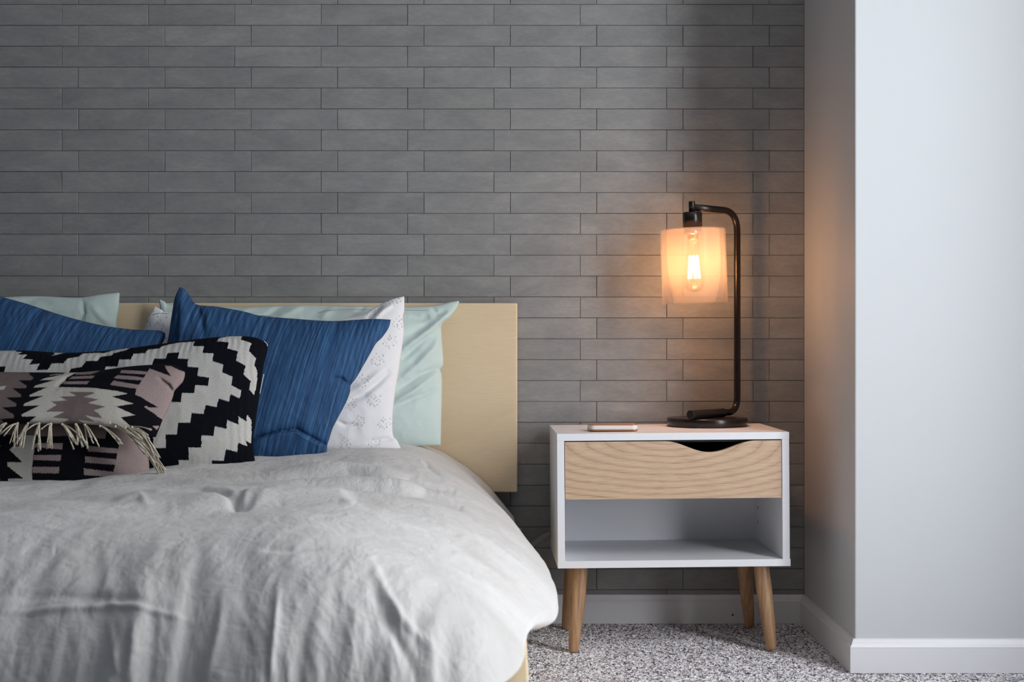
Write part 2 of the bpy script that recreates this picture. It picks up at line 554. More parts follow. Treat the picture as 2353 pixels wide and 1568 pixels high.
# floor + the carpet surface with real relief where it is seen
def carpet_mesh():
    xs = np.concatenate([np.linspace(ROOM_L, -0.06, 30)[:-1], np.arange(-0.06, 1.2, 0.0024), np.linspace(1.2, ROOM_R, 12)[1:]])
    ys = np.concatenate([np.linspace(ROOM_F, -0.98, 40)[:-1], np.arange(-0.98, 0.0, 0.0026), [0.0]])
    X, Y = np.meshgrid(xs, ys, indexing='ij')
    r = rng.random(X.shape)
    Zz = -0.001 + 0.0035*(r-0.6) + 0.0022*vnoise(X*110, Y*110, 3) + 0.001*vnoise(X*25, Y*25, 5)
    fine = (X > -0.055) & (X < 1.195) & (Y > -0.975)
    Zz = np.where(fine, Zz, -0.001)
    X = X + (rng.random(X.shape)-.5)*0.0016*fine
    nx, ny = len(xs), len(ys)
    idx = np.arange(nx*ny).reshape(nx, ny)
    Q = np.stack([idx[:-1, :-1], idx[1:, :-1], idx[1:, 1:], idx[:-1, 1:]], -1).reshape(-1, 4)
    return np_mesh('carpet', np.stack([X, Y, Zz], -1).reshape(-1, 3), Q, smooth=False)
fl = link('floor', carpet_mesh(), M_CARPET)
tag(fl, 'speckled grey and pinkish cut pile carpet covering the floor', 'carpet', kind='structure')

# skirting boards: profile (out from the wall, height)
BP = [(0.0, 0.0), (0.012, 0.0), (0.012, 0.051), (0.0125, 0.0525), (0.011, 0.0545), (0.0085, 0.058), (0.0065, 0.063), (0.0050, 0.0665), (0.0035, 0.068), (0.0, 0.0685)]
def board(name, p0, p1, out, m0, m1, label):
    """p0,p1 wall line ends; out = unit vector off the wall; m0,m1 = mitre (+1 outer corner, -1 inner, 0 square)"""
    d = (Vector(p1)-Vector(p0)).normalized()
    vs = []
    for p, s, m in ((p0, -1, m0), (p1, 1, m1)):
        for o, h in BP:
            q = Vector(p) + Vector(out)*o + d*(s*m*o)
            vs.append((q.x, q.y, h*1.0))
    n = len(BP)
    fs = [(i, i+1, n+i+1, n+i) for i in range(n-1)] + [tuple(range(n))[::-1], tuple(range(n, 2*n))]
    b = MB(); b.add(vs, fs)
    return tag(b.build(name, M_TRIM), label, 'skirting board', kind='structure')
board('baseboard_back', (ROOM_L, 0, 0), (COLX, 0, 0), (0, -1, 0), 0, -1, 'white moulded skirting board under the tiled wall')
board('baseboard_pier_side', (COLX, 0, 0), (COLX, COLY, 0), (-1, 0, 0), -1, 1, 'white moulded skirting board on the shaded side of the pier')
board('baseboard_pier_front', (COLX, COLY, 0), (ROOM_R, COLY, 0), (0, -1, 0), 1, 0, 'white moulded skirting board along the bright front of the pier')
board('baseboard_right', (ROOM_R, COLY, 0), (ROOM_R, ROOM_F, 0), (-1, 0, 0), 0, 0, 'white skirting board under the window')
nh = MB(); x, y, z = P(1684, 1414, 3.386)
nh.lathe([(0, .0), (.0022, 0), (.0022, .001), (0, .001)], (0, 0, 0), 10)
o = nh.build('nail_hole', M_HOLE, bpy.data.objects['baseboard_back'])
o.location = (x, -0.0122, z); o.rotation_euler = (math.pi/2, 0, 0)

# ------------------------------------------------------------------ nightstand
def nightstand():
    r = empty('nightstand', (0.0992, -0.355, 0.0), math.radians(1.3))
    r.rotation_euler = (0, math.radians(-0.4), math.radians(1.3))
    tag(r, 'white nightstand with an oak drawer front on splayed wooden legs', 'nightstand')
    Wd, Dp, z0, z1, t = 0.500, 0.322, 0.1865, 0.4750, 0.0155
    b = MB(); b.box(0, Wd, 0, Dp, z1-t, z1); b.build('top_panel', M_NSW, r, bevel=0.0008)
    b = MB(); b.box(0, Wd+0.001, -0.001, Dp, z0, z0+t); b.build('bottom_panel', M_NSW, r, bevel=0.0008)
    b = MB(); b.box(0.0003, t+.0003, 0.0005, Dp-.004, z0+t, z1-t); b.build('side_panel', M_NSW, r, bevel=0.0005)
    sp = MB(); sp.box(Wd-t-.0003, Wd-.0003, 0.0005, Dp-.004, z0+t, z1-t); sp = sp.build('side_panel', M_NSW, r, bevel=0.0005)
    for hz in (0.248, 0.281, 0.312):
        h = MB(); h.lathe([(0, 0), (0.0022, 0), (0.0022, .0008), (0, .0008)], (0, 0, 0), 12)
        ho = h.build('peg_hole', M_HOLE, sp); ho.location = (Wd-t-.0009, 0.27, hz); ho.rotation_euler = (0, math.pi/2, 0)
    b = MB(); b.box(t, Wd-t, Dp-.009, Dp-.004, z0+t, z1-t); b.build('back_panel', M_NSW, r)
    # drawer
    dx0, dx1, dz0, dz1 = t+0.0016, Wd-t-0.0016, 0.3337, 0.4572
    pts = [(dx0, dz0), (dx1, dz0), (dx1, dz1)]
    def cx(px): return (px-1283)/534.0*Wd
    a, m_, e_ = cx(1530), cx(1634), cx(1742)
    n = 28; dep = 0.0245
    curve = []
    for i in range(n+1):
        x_ = a + (m_-a)*i/n; curve.append((x_, dz1 - dep*(0.5-0.5*math.cos(math.pi*i/n))))
    for i in range(1, n+1):
        x_ = m_ + (e_-m_)*i/n; curve.append((x_, dz1 - dep*(0.5+0.5*math.cos(math.pi*i/n))))
    pts += curve[::-1] + [(dx0, dz1)]
    b = MB(); b.prism_y(pts, 0.001, 0.016)
    df = b.build('drawer', M_OAK, r)
    tag(df, 'oak drawer front with a scooped finger pull in its top edge')
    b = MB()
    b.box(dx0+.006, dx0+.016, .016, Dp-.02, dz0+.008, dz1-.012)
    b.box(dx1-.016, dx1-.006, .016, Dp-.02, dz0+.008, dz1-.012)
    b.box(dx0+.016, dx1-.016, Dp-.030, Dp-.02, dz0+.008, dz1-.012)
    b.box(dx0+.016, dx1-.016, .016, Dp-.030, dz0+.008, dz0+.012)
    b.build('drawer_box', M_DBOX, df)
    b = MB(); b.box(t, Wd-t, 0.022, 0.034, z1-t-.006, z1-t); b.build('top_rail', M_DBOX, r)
    # legs
    for sx, sy in ((0, 0), (1, 0), (0, 1), (1, 1)):
        tx, ty = (0.052 if sx == 0 else Wd-.052), (0.055 if sy == 0 else Dp-.058)
        fx, fy = tx + (-.0175 if sx == 0 else .0175), ty + (-.022 if sy == 0 else .020)
        top, bot = Vector((tx, ty, z0-.004)), Vector((fx, fy, 0.0))
        d = (bot-top)
        L = d.length
        R = Vector((0, 0, -1)).rotation_difference(d.normalized()).to_matrix()
        prof = [(0, 0), (0.0168, 0), (0.0168, -L*.02), (0.0172, -L*.3), (0.0150, -L*.65), (0.0118, -L*.95), (0.0112, -L*.985), (0.0100, -L), (0, -L)]
        b = MB(); b.lathe(prof, (0, 0, 0), 28, R)
        lg = b.build('leg', M_LEG, r); lg.location = top
        p = MB(); p.box(-.019, .019, -.019, .019, 0.0, 0.004)
        p.build('mounting_plate', M_HOLE, lg)
    return r
NS = nightstand()

# ------------------------------------------------------------------ lamp
def lamp():
    bx, by, bz = (1625-CX)*3.285/F, 3.285-D, 0.4783
    r = empty('table_lamp', (bx, by, bz))
    tag(r, 'bronze arched table lamp with a glowing glass cylinder shade on the nightstand', 'lamp')
    L = lambda p: Vector(p) - Vector((bx, by, bz))
    b = MB(); b.lathe([(0, 0), (.0915, 0), (.0925, .001), (.0925, .0165), (.0915, .0185), (.060, .0190), (0, .0190)], n=72)
    b.build('base', M_BRONZE, r)
    rad = 0.0078
    p_end = Vector(P(1586, 953, 3.20)); p_c = Vector(P(1694, 947, 3.345))
    top_c = Vector(P(1690, 483, 3.345)); sock = Vector(P(1590, 476.5, 3.245))
    p_end.z = bz+.019+.0105; p_c.z = bz+.019+.0105
    # vertical pole with rounded bends at both corners
    pole_xy = Vector((p_c.x, p_c.y, 0))
    top_c.x, top_c.y = p_c.x, p_c.y
    top_c.z = sock.z
    def bend(a, c, e, rr, n=10):
        u, v = (a-c).normalized(), (e-c).normalized()
        s, t = c+u*rr, c+v*rr
        return [s*(1-q)**2 + c*2*q*(1-q) + t*q*q for q in [i/n for i in range(n+1)]]
    pts = [L(q) for q in ([p_c + (p_end-p_c)*0.62] + bend(p_end, p_c, top_c, 0.036) + bend(p_c, top_c, sock, 0.050) + [sock])]
    st = MB(); st.tube(pts, rad, 18); st.build('stem', M_BRONZE, r)
    st = MB(); st.tube([L(p_end), L(p_end + (p_c-p_end)*0.70)], 0.0103, 24); st.build('foot_bar', M_BRONZE, r, bevel=.0006)
    # hanging head, tilted a little
    hd = bpy.data.objects.new('lamp_head', None)
    ax = Matrix.Rotation(math.radians(-1.9), 3, 'Y')
    c = L(sock)
    def hp(z): return c + ax @ Vector((0, 0, z))
    def piece(name, prof, m, n=48):
        q = MB(); q.lathe(prof, c, n, ax); return q.build(name, m, r)
    k = 3.245/F
    yref = 476.5
    h = lambda py: -(py-yref)*k
    piece('cap', [(0, h(463)), (.0070, h(463)), (.0075, h(464.5)), (.0075, h(489)), (0, h(489))], M_BRONZE, 24)
    piece('socket', [(0, h(488)), (.0205, h(488)), (.0222, h(489.5)), (.0222, h(525)), (0, h(525))], M_BRONZE)
    piece('socket_ring', [(.0, h(524)), (.0195, h(524)), (.0195, h(531)), (.021, h(533)), (.021, h(537)), (.018, h(540)), (.0, h(541))], M_CHROME)
    R_ = 0.0742
    zt, zb = h(528), h(697)
    sh = piece('shade', [(.0215, zt+.0015), (.040, zt+.0014), (R_-.004, zt+.001), (R_-.001, zt-.0005), (R_, zt-.003), (R_, zb),
                 (R_-.0024, zb), (R_-.0024, zt-.0035), (R_-.0045, zt-.0015), (.0215, zt-.0012), (.0215, zt+.0015)], M_SHADE, 96)
    tag(sh, 'milky clear glass cylinder open at the bottom')
    # bulb
    bu = piece('bulb', [(.0125, h(541)), (.0125, h(549)), (.0135, h(556)), (.0150, h(575)), (.0195, h(605)), (.0235, h(630)), (.0240, h(645)),
                   (.0215, h(658)), (.0150, h(667)), (.0070, h(671)), (0.0005, h(672))], M_BULB, 40)
    sc = MB(); sc.lathe([(0, h(540)), (.0128, h(540)), (.0128, h(549)), (.0105, h(551)), (0, h(551))], c, 24, ax)
    sc.build('bulb_cap', mat('brass_bulb_cap', srgb(200, 150, 80), 0.3, Metallic=1.0)[0], bu)
    fi = MB()
    nf = 7
    for i in range(nf):
        a0, a1 = 2*math.pi*i/nf, 2*math.pi*(i+.5)/nf
        q = [c + ax @ Vector((0.0095*math.cos(a0), 0.0095*math.sin(a0), h(588))), c + ax @ Vector((0.0135*math.cos(a1), 0.0135*math.sin(a1), h(640)))]
        fi.tube(q, .0016, 6)
        a2 = 2*math.pi*(i+1)/nf
        q = [c + ax @ Vector((0.0135*math.cos(a1), 0.0135*math.sin(a1), h(640))), c + ax @ Vector((0.0095*math.cos(a2), 0.0095*math.sin(a2), h(588)))]
        fi.tube(q, .0016, 6)
    fi.build('filament', M_FIL, bu)
    lt = bpy.data.lights.new('bulb_light', 'POINT')
    lt.energy = 4.0; lt.color = (1.0, 0.43, 0.17); lt.shadow_soft_size = 0.016
    lo = bpy.data.objects.new('bulb_light', lt); COL.objects.link(lo); lo.parent = r
    lo.location = c + ax @ Vector((0, 0, h(616)))
    return r
lamp()

# small charger puck on the nightstand
def pad():
    x0, y0, z0 = P(1407, 990, 3.14)
    r = empty('power_bank', (x0, 3.14-D, 0.4778), math.radians(1.3))
    tag(r, 'small flat white power bank with a copper coloured top on the nightstand', 'power bank')
    def slab(w2, d2, rr, za, zb, n=8):
        out = []
        for cx_, cy_, a0 in ((w2-rr, d2-rr, 0), (-w2+rr, d2-rr, 90), (-w2+rr, -d2+rr, 180), (w2-rr, -d2+rr, 270)):
            for i in range(n+1):
                a = math.radians(a0+90*i/n); out.append((cx_+rr*math.cos(a), cy_+rr*math.sin(a)))
        m = MB(); k = len(out)
        m.add([(x, y, za) for x, y in out]+[(x, y, zb) for x, y in out],
              [tuple(reversed(range(k))), tuple(range(k, 2*k))]+[(i, (i+1) % k, k+(i+1) % k, k+i) for i in range(k)])
        return m
    cop = mat('copper_coloured_shell', srgb(196, 140, 112), 0.35, Metallic=0.5)[0]
    slab(.0535, .038, .012, 0.0, .0035).build('bottom_shell', cop, r, bevel=.0012)
    slab(.0530, .0375, .012, .0025, .0118).build('body', mat('white_plastic', srgb(232, 226, 220), 0.4)[0], r, bevel=.002, seg=3)
    slab(.0515, .036, .011, .0112, .0135).build('top_plate', cop, r, bevel=.0008)
pad()

# clear plastic sleeve on the wall between bed and nightstand
ps = MB()
pts = []
for i in range(14):
    t = i/13.0
    x_, y_, z_ = P(1216+58*t, 1258-34*t-4*math.sin(t*3), 3.35)
    pts.append((x_, 3.35-D, z_))
ps.tube(pts, 0.0075, 14)
so = ps.build('cable_sleeve', None)
for v in so.data.vertices:
    n_ = math.sin(v.co.x*900+v.co.z*700)*.0011 + math.sin(v.co.x*2300)*.0007
    v.co.z += n_; v.co.y += n_
M_SLEEVE, _n, _b = mat('crinkled_clear_plastic', srgb(150, 150, 154), 0.25)
_b.inputs['Alpha'].default_value = 0.55
so.data.materials.append(M_SLEEVE)
tag(so, 'crinkled clear plastic cable sleeve on the tiles between duvet and nightstand', 'cable sleeve')

# ------------------------------------------------------------------ bed
def bed():
    XR, XL = 0.0135, -1.66
    Zf = 1.80
    r = empty('bed', (-0.82, -1.2, 0))
    r0 = r.location
    tag(r, 'low birch veneer bed frame with a wide plain headboard', 'bed')
    def bx(name, x0, x1, y0, y1, z0, z1, bev=.003):
        b = MB(); b.box(x0-r0.x, x1-r0.x, y0-r0.y, y1-r0.y, z0, z1)
        return b.build(name, M_BIRCH, r, bevel=bev, seg=3)
    bx('headboard', XL, 0.0125, -0.052, -0.014, 0.3175, 0.7635)
    bx('headboard_post', XL+.1, XL+.2, -0.05, -0.014, 0.0, 0.3175)
    bx('headboard_post', -0.35, -0.25, -0.05, -0.014, 0.0, 0.3175)
    bx('side_rail', 0.0215-.030, 0.0215, -1.60, -0.055, 0.02, 0.235)
    bx('side_rail', XL, XL+.03, -1.60, -0.055, 0.02, 0.235)
    bx('footboard', XL, 0.0215, -1.625, -1.600, 0.0, 0.235)
    bx('slatted_base', XL+.03, -0.012, -1.595, -0.06, 0.08, 0.11)
bed()
mt = MB(); mt.box(-1.62, -0.03, -1.52, -0.075, 0.111, 0.27)
mt_o = mt.build('mattress', M_SHEET, bevel=0.035, seg=5)
tag(mt_o, 'mattress in a blush fitted sheet under the duvet', 'mattress')

# ---- duvet
def duvet():
    Rx, Ry = 0.34, 0.26
    ns, ntt = 640, 620
    # parameter along x: flat part 0..S0, rounding S0..S0+1 (unit), tuck 1..1.35
    s = np.concatenate([np.linspace(-1, 0, 380)[:-1], np.linspace(0, 1.0, 220)[:-1], np.linspace(1.0, 1.45, 60)])
    t = np.concatenate([np.linspace(-1, 0, 330)[:-1], np.linspace(0, 1.0, 220)[:-1], np.linspace(1.0, 2.0, 130)])
    Sg, Tg = np.meshgrid(s, t, indexing='ij')
    a = np.clip(Sg, 0, 1); b = np.clip(Tg, 0, 1)
    ae = np.clip(Sg-1, 0, None); be = np.clip(Tg-1, 0, None)
    ac = a*np.sqrt(1-b*b/2*0.80); bc = b*np.sqrt(1-a*a/2*0.80)
    rr = np.sqrt(np.clip(a*a+b*b-a*a*b*b, 0, 1))
    Zf = 1.655                                    # distance of the foot end drape from the camera
    Z0 = Zf + Ry
    Xe_far, X_flat_l = 0.0, -1.72
    Z = np.where(Tg < 0, Z0 + (-Tg)*(3.335-Z0), Z0 - Ry*bc)
    # right edge of the duvet as a function of distance: bulges over the rail in the middle, pulled in at the head
    ze = np.array([1.4, 1.6, 1.7, 1.8, 1.9, 2.0, 2.1, 2.2, 2.3, 2.45, 2.65, 2.9, 3.1, 3.3, 3.34])
    xe = np.array([.05, .040, .028, .019, .015, .014, .026, .048, .072, .078, .066, .036, .014, .002, .001])
    XE = sum(np.interp(Z+o_, ze, xe) for o_ in (-.06, -.03, 0, .03, .06))/5
    X0 = XE - Rx
    X = np.where(Sg < 0, X0 + (-Sg)*(X_flat_l-X0), X0 + Rx*ac)
    # base height
    hh = 0.405 + 0.030*sstep(-0.95, -0.35, X)*sstep(2.3, 2.9, Z) + 0.016*sstep(2.7, 2.2, Z)
    hh = hh + 0.012*sstep(3.0, 3.25, Z)*sstep(-0.5, -0.2, X)
    drop_side = 0.160 + 0.012*sstep(2.1, 2.3, Z) + 0.012*sstep(2.6, 3.2, Z)
    drop_front = 0.235
    wgt = np.where(ac+bc > 1e-6, bc/(ac+bc+1e-9), 0.5)
    rc = np.clip(rr, 0, 1)
    drop = drop_side*(1-wgt)*rr**2.25 + drop_front*wgt*(1-np.sqrt(np.clip(1-0.95*rc**2, 0, 1)))
    z = hh - drop
    # tuck under along the side
    fr = np.clip(Tg-0.2, 0, 1)      # in the front corner there is no tuck but a hanging drape
    tk = ae/0.45
    bul = np.sin(np.clip(tk*1.9, 0, np.pi))
    over = np.clip(XE-0.016, 0, 1)
    X = X + (0.004*bul) - (over+0.02)*sstep(0.25, 1.0, tk)
    z = z - np.where(over > 0, 0.006+over*0.55, 0.006)*np.sin(np.clip(tk*2.2, 0, np.pi*.75)) - 0.004*tk
    z = z - 0.22*sstep(-1.50, -1.72, X)
    # hanging drape at the foot
    z = z - be*0.235
    Z = Z - 0.012*np.sin(np.clip(be*3.1, 0, np.pi)) + 0.02*be
    X = np.where(be > 0, X - (a)*0.014*np.clip(be*3, 0, 1), X)
    Pt = np.stack([X, Z-D, z], -1)
    def normals(Pt):
        du = np.gradient(Pt, axis=0); dv = np.gradient(Pt, axis=1)
        n = np.cross(dv, du)
        n /= np.linalg.norm(n, axis=-1, keepdims=True)+1e-9
        return n
    n = normals(Pt)
    for _ in range(6):
        n[:, 1:-1] = (n[:, :-2] + 2*n[:, 1:-1] + n[:, 2:])/4
        n[1:-1] = (n[:-2] + 2*n[1:-1] + n[2:])/4
    n /= np.linalg.norm(n, axis=-1, keepdims=True)+1e-9
    px = CX + X*F/Z; py = CY + (H-z)*F/Z
    U, V = Pt[..., 0], Pt[..., 1]*1.0
    arc = Z + be*-0.3 - ae*.0     # path length towards the foot
    lat = X - 0.0
    # puffiness and soft folds
    d = 0.010*fbm(lat*2.6, arc*2.6, 11, 2)
    fold = ridged(lat*3.4+0.5*vnoise(lat*2, arc*2, 4), arc*5.0, 21, 2)
    d += 0.0022*fold
    # long wrinkles running down the foot end and corner
    fz = sstep(-0.1, 1.0, Tg)
    wr = vnoise(lat*13 + 0.9*vnoise(lat*4, arc*3, 9), arc*2.2, 31)
    wr2 = vnoise(lat*27 + 1.3*vnoise(lat*6, arc*4, 19), arc*4.0, 41)
    d += fz*(0.0074*wr + 0.0058*wr2 + 0.0016*vnoise(lat*60+1.5*vnoise(lat*9, arc*6, 23), arc*9, 43))
    d += (0.35+0.65*fz)*0.0016*ridged(lat*22+1.2*vnoise(lat*7, arc*6, 8), arc*8.5, 51, 3)
    # side: wrinkles running down the slope
    fs = sstep(-0.1, 0.9, Sg)
    d += fs*(1-0.6*fz)*(0.0022*vnoise(arc*15, lat*3, 61) + 0.0008*ridged(arc*18, lat*9, 62, 2))
    # crumples near the pillows
    near = sstep(2.15, 2.6, Z)*(1-fs)
    d += near*(0.0040*vnoise(lat*6+vnoise(lat*3, arc*3, 5), arc*9, 71) + 0.0022*vnoise(lat*15, arc*15, 72))
    # folds read off the photograph
    C = [([(560, 1100), (640, 1100), (800, 1090), (940, 1104), (1040, 1132)], 6, -.015),
         ([(590, 1092), (700, 1082), (860, 1082), (960, 1096)], 8, .010),
         ([(540, 1136), (700, 1122), (860, 1118), (980, 1128), (1060, 1160)], 7, -.015),
         ([(560, 1122), (700, 1110), (900, 1108), (1010, 1128)], 8, .010),
         ([(400, 1172), (500, 1158), (640, 1146), (780, 1146), (820, 1160)], 14, .016),
         ([(380, 1138), (460, 1136), (520, 1150), (560, 1168), (590, 1150)], 9, -.013),
         ([(560, 1140), (545, 1160), (530, 1176)], 10, -.010),
         ([(100, 1132), (160, 1122), (210, 1112)], 8, -.006),
         ([(20, 1150), (120, 1150), (230, 1160), (330, 1150)], 12, -.005),
         ([(260, 1160), (320, 1150), (340, 1170)], 8, .006),
         ([(970, 1062), (985, 1080), (1010, 1098)], 5, -.006),
         ([(600, 1265), (680, 1268), (760, 1262)], 6, -.004),
         ([(0, 1405), (120, 1398), (260, 1390), (330, 1402), (430, 1418)], 8, .004),
         ([(0, 1370), (140, 1365), (260, 1372), (340, 1385)], 12, -.003),
         ([(640, 1340), (630, 1450), (620, 1568)], 7, .003),
         ([(515, 1340), (500, 1450), (470, 1568)], 8, .003),
         ([(310, 1420), (305, 1500), (290, 1568)], 8, .003),
         ([(250, 1420), (262, 1500), (275, 1560)], 7, .003),
         ([(880, 1380), (900, 1440), (935, 1500), (960, 1568)], 14, -.005),
         ([(850, 1290), (880, 1350), (920, 1420), (1000, 1500)], 12, .006)]
    for pts, wd, am in C:
        d += crease(px, py, pts, wd, am)
    # keep the far edge under the pillows calm, keep the silhouette on the right calm
    d = d*(1 - 0.75*sstep(0.80, 1.0, Sg))*(1 - 0.5*np.exp(-((Tg-1.0)/0.05)**2)*sstep(0.2, 0.6, Sg))
    Pt = Pt + n*d[..., None]
    # it lies on the rail, never inside it
    onrail = (Pt[..., 0] > -0.04) & (Pt[..., 0] < 0.0225) 
    lift = np.clip(0.2375 + 0.012*sstep(0.0225, -0.04, Pt[..., 0]) - Pt[..., 2], 0, 1)
    Pt[..., 2] += np.where(onrail, lift*sstep(1.74, 1.98, Pt[..., 1]+D)*sstep(0.55, 0.95, Sg), 0)
    # thickness: the hem turned under at the head end is hidden by the pillows
    m, k = Pt.shape[:2]
    idx = np.arange(m*k).reshape(m, k)
    Q = np.stack([idx[:-1, :-1], idx[:-1, 1:], idx[1:, 1:], idx[1:, :-1]], -1).reshape(-1, 4)
    me = np_mesh('duvet', Pt.reshape(-1, 3), Q)
    o = link('duvet', me, M_DUVET)
    md = o.modifiers.new('thickness', 'SOLIDIFY'); md.thickness = 0.012; md.offset = -1
    tag(o, 'rumpled pale linen duvet spread over the bed', 'duvet')
    return o
duvet()

# ------------------------------------------------------------------ cushions
def resample(pts, n):
    p = np.array(pts, float)
    # Catmull-Rom densify, then even arc length
    if len(p) > 2:
        q = [p[0]]
        for i in range(len(p)-1):
            p0, p1, p2, p3 = p[max(i-1, 0)], p[i], p[i+1], p[min(i+2, len(p)-1)]
            for s in np.linspace(0, 1, 9)[1:]:
                q.append(0.5*((2*p1)+(-p0+p2)*s+(2*p0-5*p1+4*p2-p3)*s*s+(-p0+3*p1-3*p2+p3)*s**3))
        p = np.array(q)
    L = np.concatenate([[0], np.cumsum(np.hypot(*(p[1:]-p[:-1]).T))])
    s = np.linspace(0, L[-1], n)
    return np.stack([np.interp(s, L, p[:, 0]), np.interp(s, L, p[:, 1])], -1)

def cushion(name, top, bottom, left, right, Zc, T, material, n=(220, 150), parent=None, pw=2.6, back=0.6,
            creases=(), wrinkle=0.004, wscale=1.0, seed=1, pattern=None, pucker=0.0, stripe=None, q=0.5, folds=None):
    """outline read off the photograph; Zc = distances of the corners tl, tr, bl, br; T = half thickness towards the room"""
    nu, nv = n
    A, B, Lf, Rt = resample(top, nu), resample(bottom, nu), resample(left, nv), resample(right, nv)
    u = np.linspace(0, 1, nu)[:, None, None]; v = np.linspace(0, 1, nv)[None, :, None]
    c = ((1-v)*A[:, None, :] + v*B[:, None, :] + (1-u)*Lf[None] + u*Rt[None]
         - ((1-u)*(1-v)*A[0] + u*(1-v)*A[-1] + (1-u)*v*B[0] + u*v*B[-1]))
    px, py = c[..., 0], c[..., 1]
    u2, v2 = u[..., 0], v[..., 0]
    Z = (1-u2)*(1-v2)*Zc[0] + u2*(1-v2)*Zc[1] + (1-u2)*v2*Zc[2] + u2*v2*Zc[3]
    prof = ((1-np.abs(2*u2-1)**pw)*(1-np.abs(2*v2-1)**pw))**q
    X = (px-CX)*Z/F; Zh = H-(py-CY)*Z/F
    edge = np.minimum(np.minimum(u2, 1-u2)*nu/nv, np.minimum(v2, 1-v2))
    w_ = wrinkle*(fbm(X*9*wscale+3, Zh*9*wscale, seed, 3) + 0.35*ridged(X*16*wscale, Zh*16*wscale, seed+5, 2)-.3)
    t = T*prof + w_*np.clip(prof*1.5, 0, 1)
    if pucker:
        t = t + pucker*np.sin(px*0.42+2*vnoise(px*.03, py*.03, seed))*np.exp(-(edge/0.10)**2)*np.clip(prof*3, 0, 1)
    for pts, wd, am in creases:
        t = t + crease(px, py, pts, wd, am)*np.clip(prof*4, 0, 1)
    if folds is not None:
        t = t + folds(px, py, u2, v2)*np.clip(prof*4, 0, 1)
    front = np.stack([X, Z-t-D, Zh], -1)
    bk = np.stack([X, Z+back*T*prof-D, Zh], -1)
    idx = np.arange(nu*nv).reshape(nu, nv)
    bidx = idx.copy()
    inner = np.zeros((nu, nv), bool); inner[1:-1, 1:-1] = True
    bidx[inner] = nu*nv + np.arange(inner.sum())
    V = np.concatenate([front.reshape(-1, 3), bk[inner]])
    Qf = np.stack([idx[:-1, :-1], idx[:-1, 1:], idx[1:, 1:], idx[1:, :-1]], -1).reshape(-1, 4)
    Qb = np.stack([bidx[:-1, :-1], bidx[1:, :-1], bidx[1:, 1:], bidx[:-1, 1:]], -1).reshape(-1, 4)
    loc = np.array([X.mean(), (Z-D).mean(), Zh.min()])
    if parent is not None:
        loc = np.array(parent.location)
    me = np_mesh(name, V-loc, np.concatenate([Qf, Qb]))
    # uv for the weave: photo pixels / 100, optionally sheared so the stripes lean
    pxv = np.concatenate([px.ravel(), px[inner]]); pyv = np.concatenate([py.ravel(), py[inner]])
    lean = stripe if stripe is not None else 0.0
    uvx = (pxv + lean*(pyv-850))/100.0; uvy = pyv/100.0
    li = np.empty(len(me.loops), np.int32); me.loops.foreach_get('vertex_index', li)
    uvl = me.uv_layers.new(name='weave')
    uvl.data.foreach_set('uv', np.stack([uvx[li], uvy[li]], -1).astype(np.float32).ravel())
    if pattern is not None:
        Qa = np.concatenate([Qf, Qb])
        cx_, cy_ = pxv[Qa].mean(1), pyv[Qa].mean(1)
        colr = pattern(cx_, cy_)
        at = me.attributes.new('pattern', 'FLOAT_COLOR', 'FACE')
        at.data.foreach_set('color', colr.astype(np.float32).ravel())
    o = link(name, me, material, parent)
    if parent is None: o.location = loc
    return o, front

def seam(name, pts_px, Z, r, m, parent, wob=0.0):
    b = MB()
    p = resample(pts_px, max(8, len(pts_px)*8))
    q = []
    for i, (x, y) in enumerate(p):
        zz = Z if not callable(Z) else Z(i/(len(p)-1))
        a = Vector(P(x, y, zz)) - (Vector(parent.location))
        q.append(a)
    b.tube(q, r, 6)
    return b.build(name, m, parent)

# --- mint pillows against the headboard
mint_creases = [
    ([(925, 870), (960, 840), (1000, 800), (1016, 770)], 9, .010), ([(905, 925), (950, 900), (1005, 860)], 7, .010),
    ([(910, 900), (960, 866), (1014, 838)], 7, -.009), ([(915, 930), (960, 912), (1000, 896)], 6, -.006),
    ([(925, 828), (955, 800), (985, 770)], 7, -.009), ([(925, 805), (960, 782), (1010, 742), (1045, 712)], 8, .012),
    ([(925, 780), (960, 760), (1000, 735)], 8, -.006), ([(940, 730), (970, 735), (990, 728)], 8, -.008),
    ([(990, 705), (1005, 722), (1030, 715)], 6, -.006), ([(640, 735), (680, 712), (700, 702)], 8, .007),
    ([(600, 740), (640, 712), (660, 704)], 8, -.007), ([(740, 735), (760, 715), (775, 705)], 8, .007),
    ([(800, 732), (830, 715), (840, 705)], 7, -.006), ([(545, 730), (570, 712), (590, 704)], 8, .006)]
mintR, _ = cushion('pillow', [(365, 687), (378, 693), (392, 700), (470, 703), (560, 706), (690, 701), (780, 703), (900, 705), (975, 704), (1010, 700), (1035, 694), (1056, 691)],
    [(365, 1030), (600, 1032), (850, 1030), (1013, 1024)], [(365, 687), (372, 760), (368, 900), (365, 1030)],
    [(1056, 691), (1050, 708), (1036, 728), (1017, 745), (1015, 765), (1018, 810), (1019, 838), (1012, 850), (1016, 870), (1015, 950), (1013, 1024)],
    (3.315, 3.325, 3.25, 3.26), 0.062, M_MINT, n=(300, 160), creases=mint_creases, wrinkle=.004, seed=3, back=.25)
tag(mintR, 'wide mint green pillow on the headboard, sticking out past the white dotted pillow', 'pillow', 'pillows on the bed')
seam('hem_stitching', [(560, 722), (640, 727), (720, 722), (760, 713), (860, 712), (930, 713), (985, 714)], 3.283, .0004, M_THREAD, mintR)

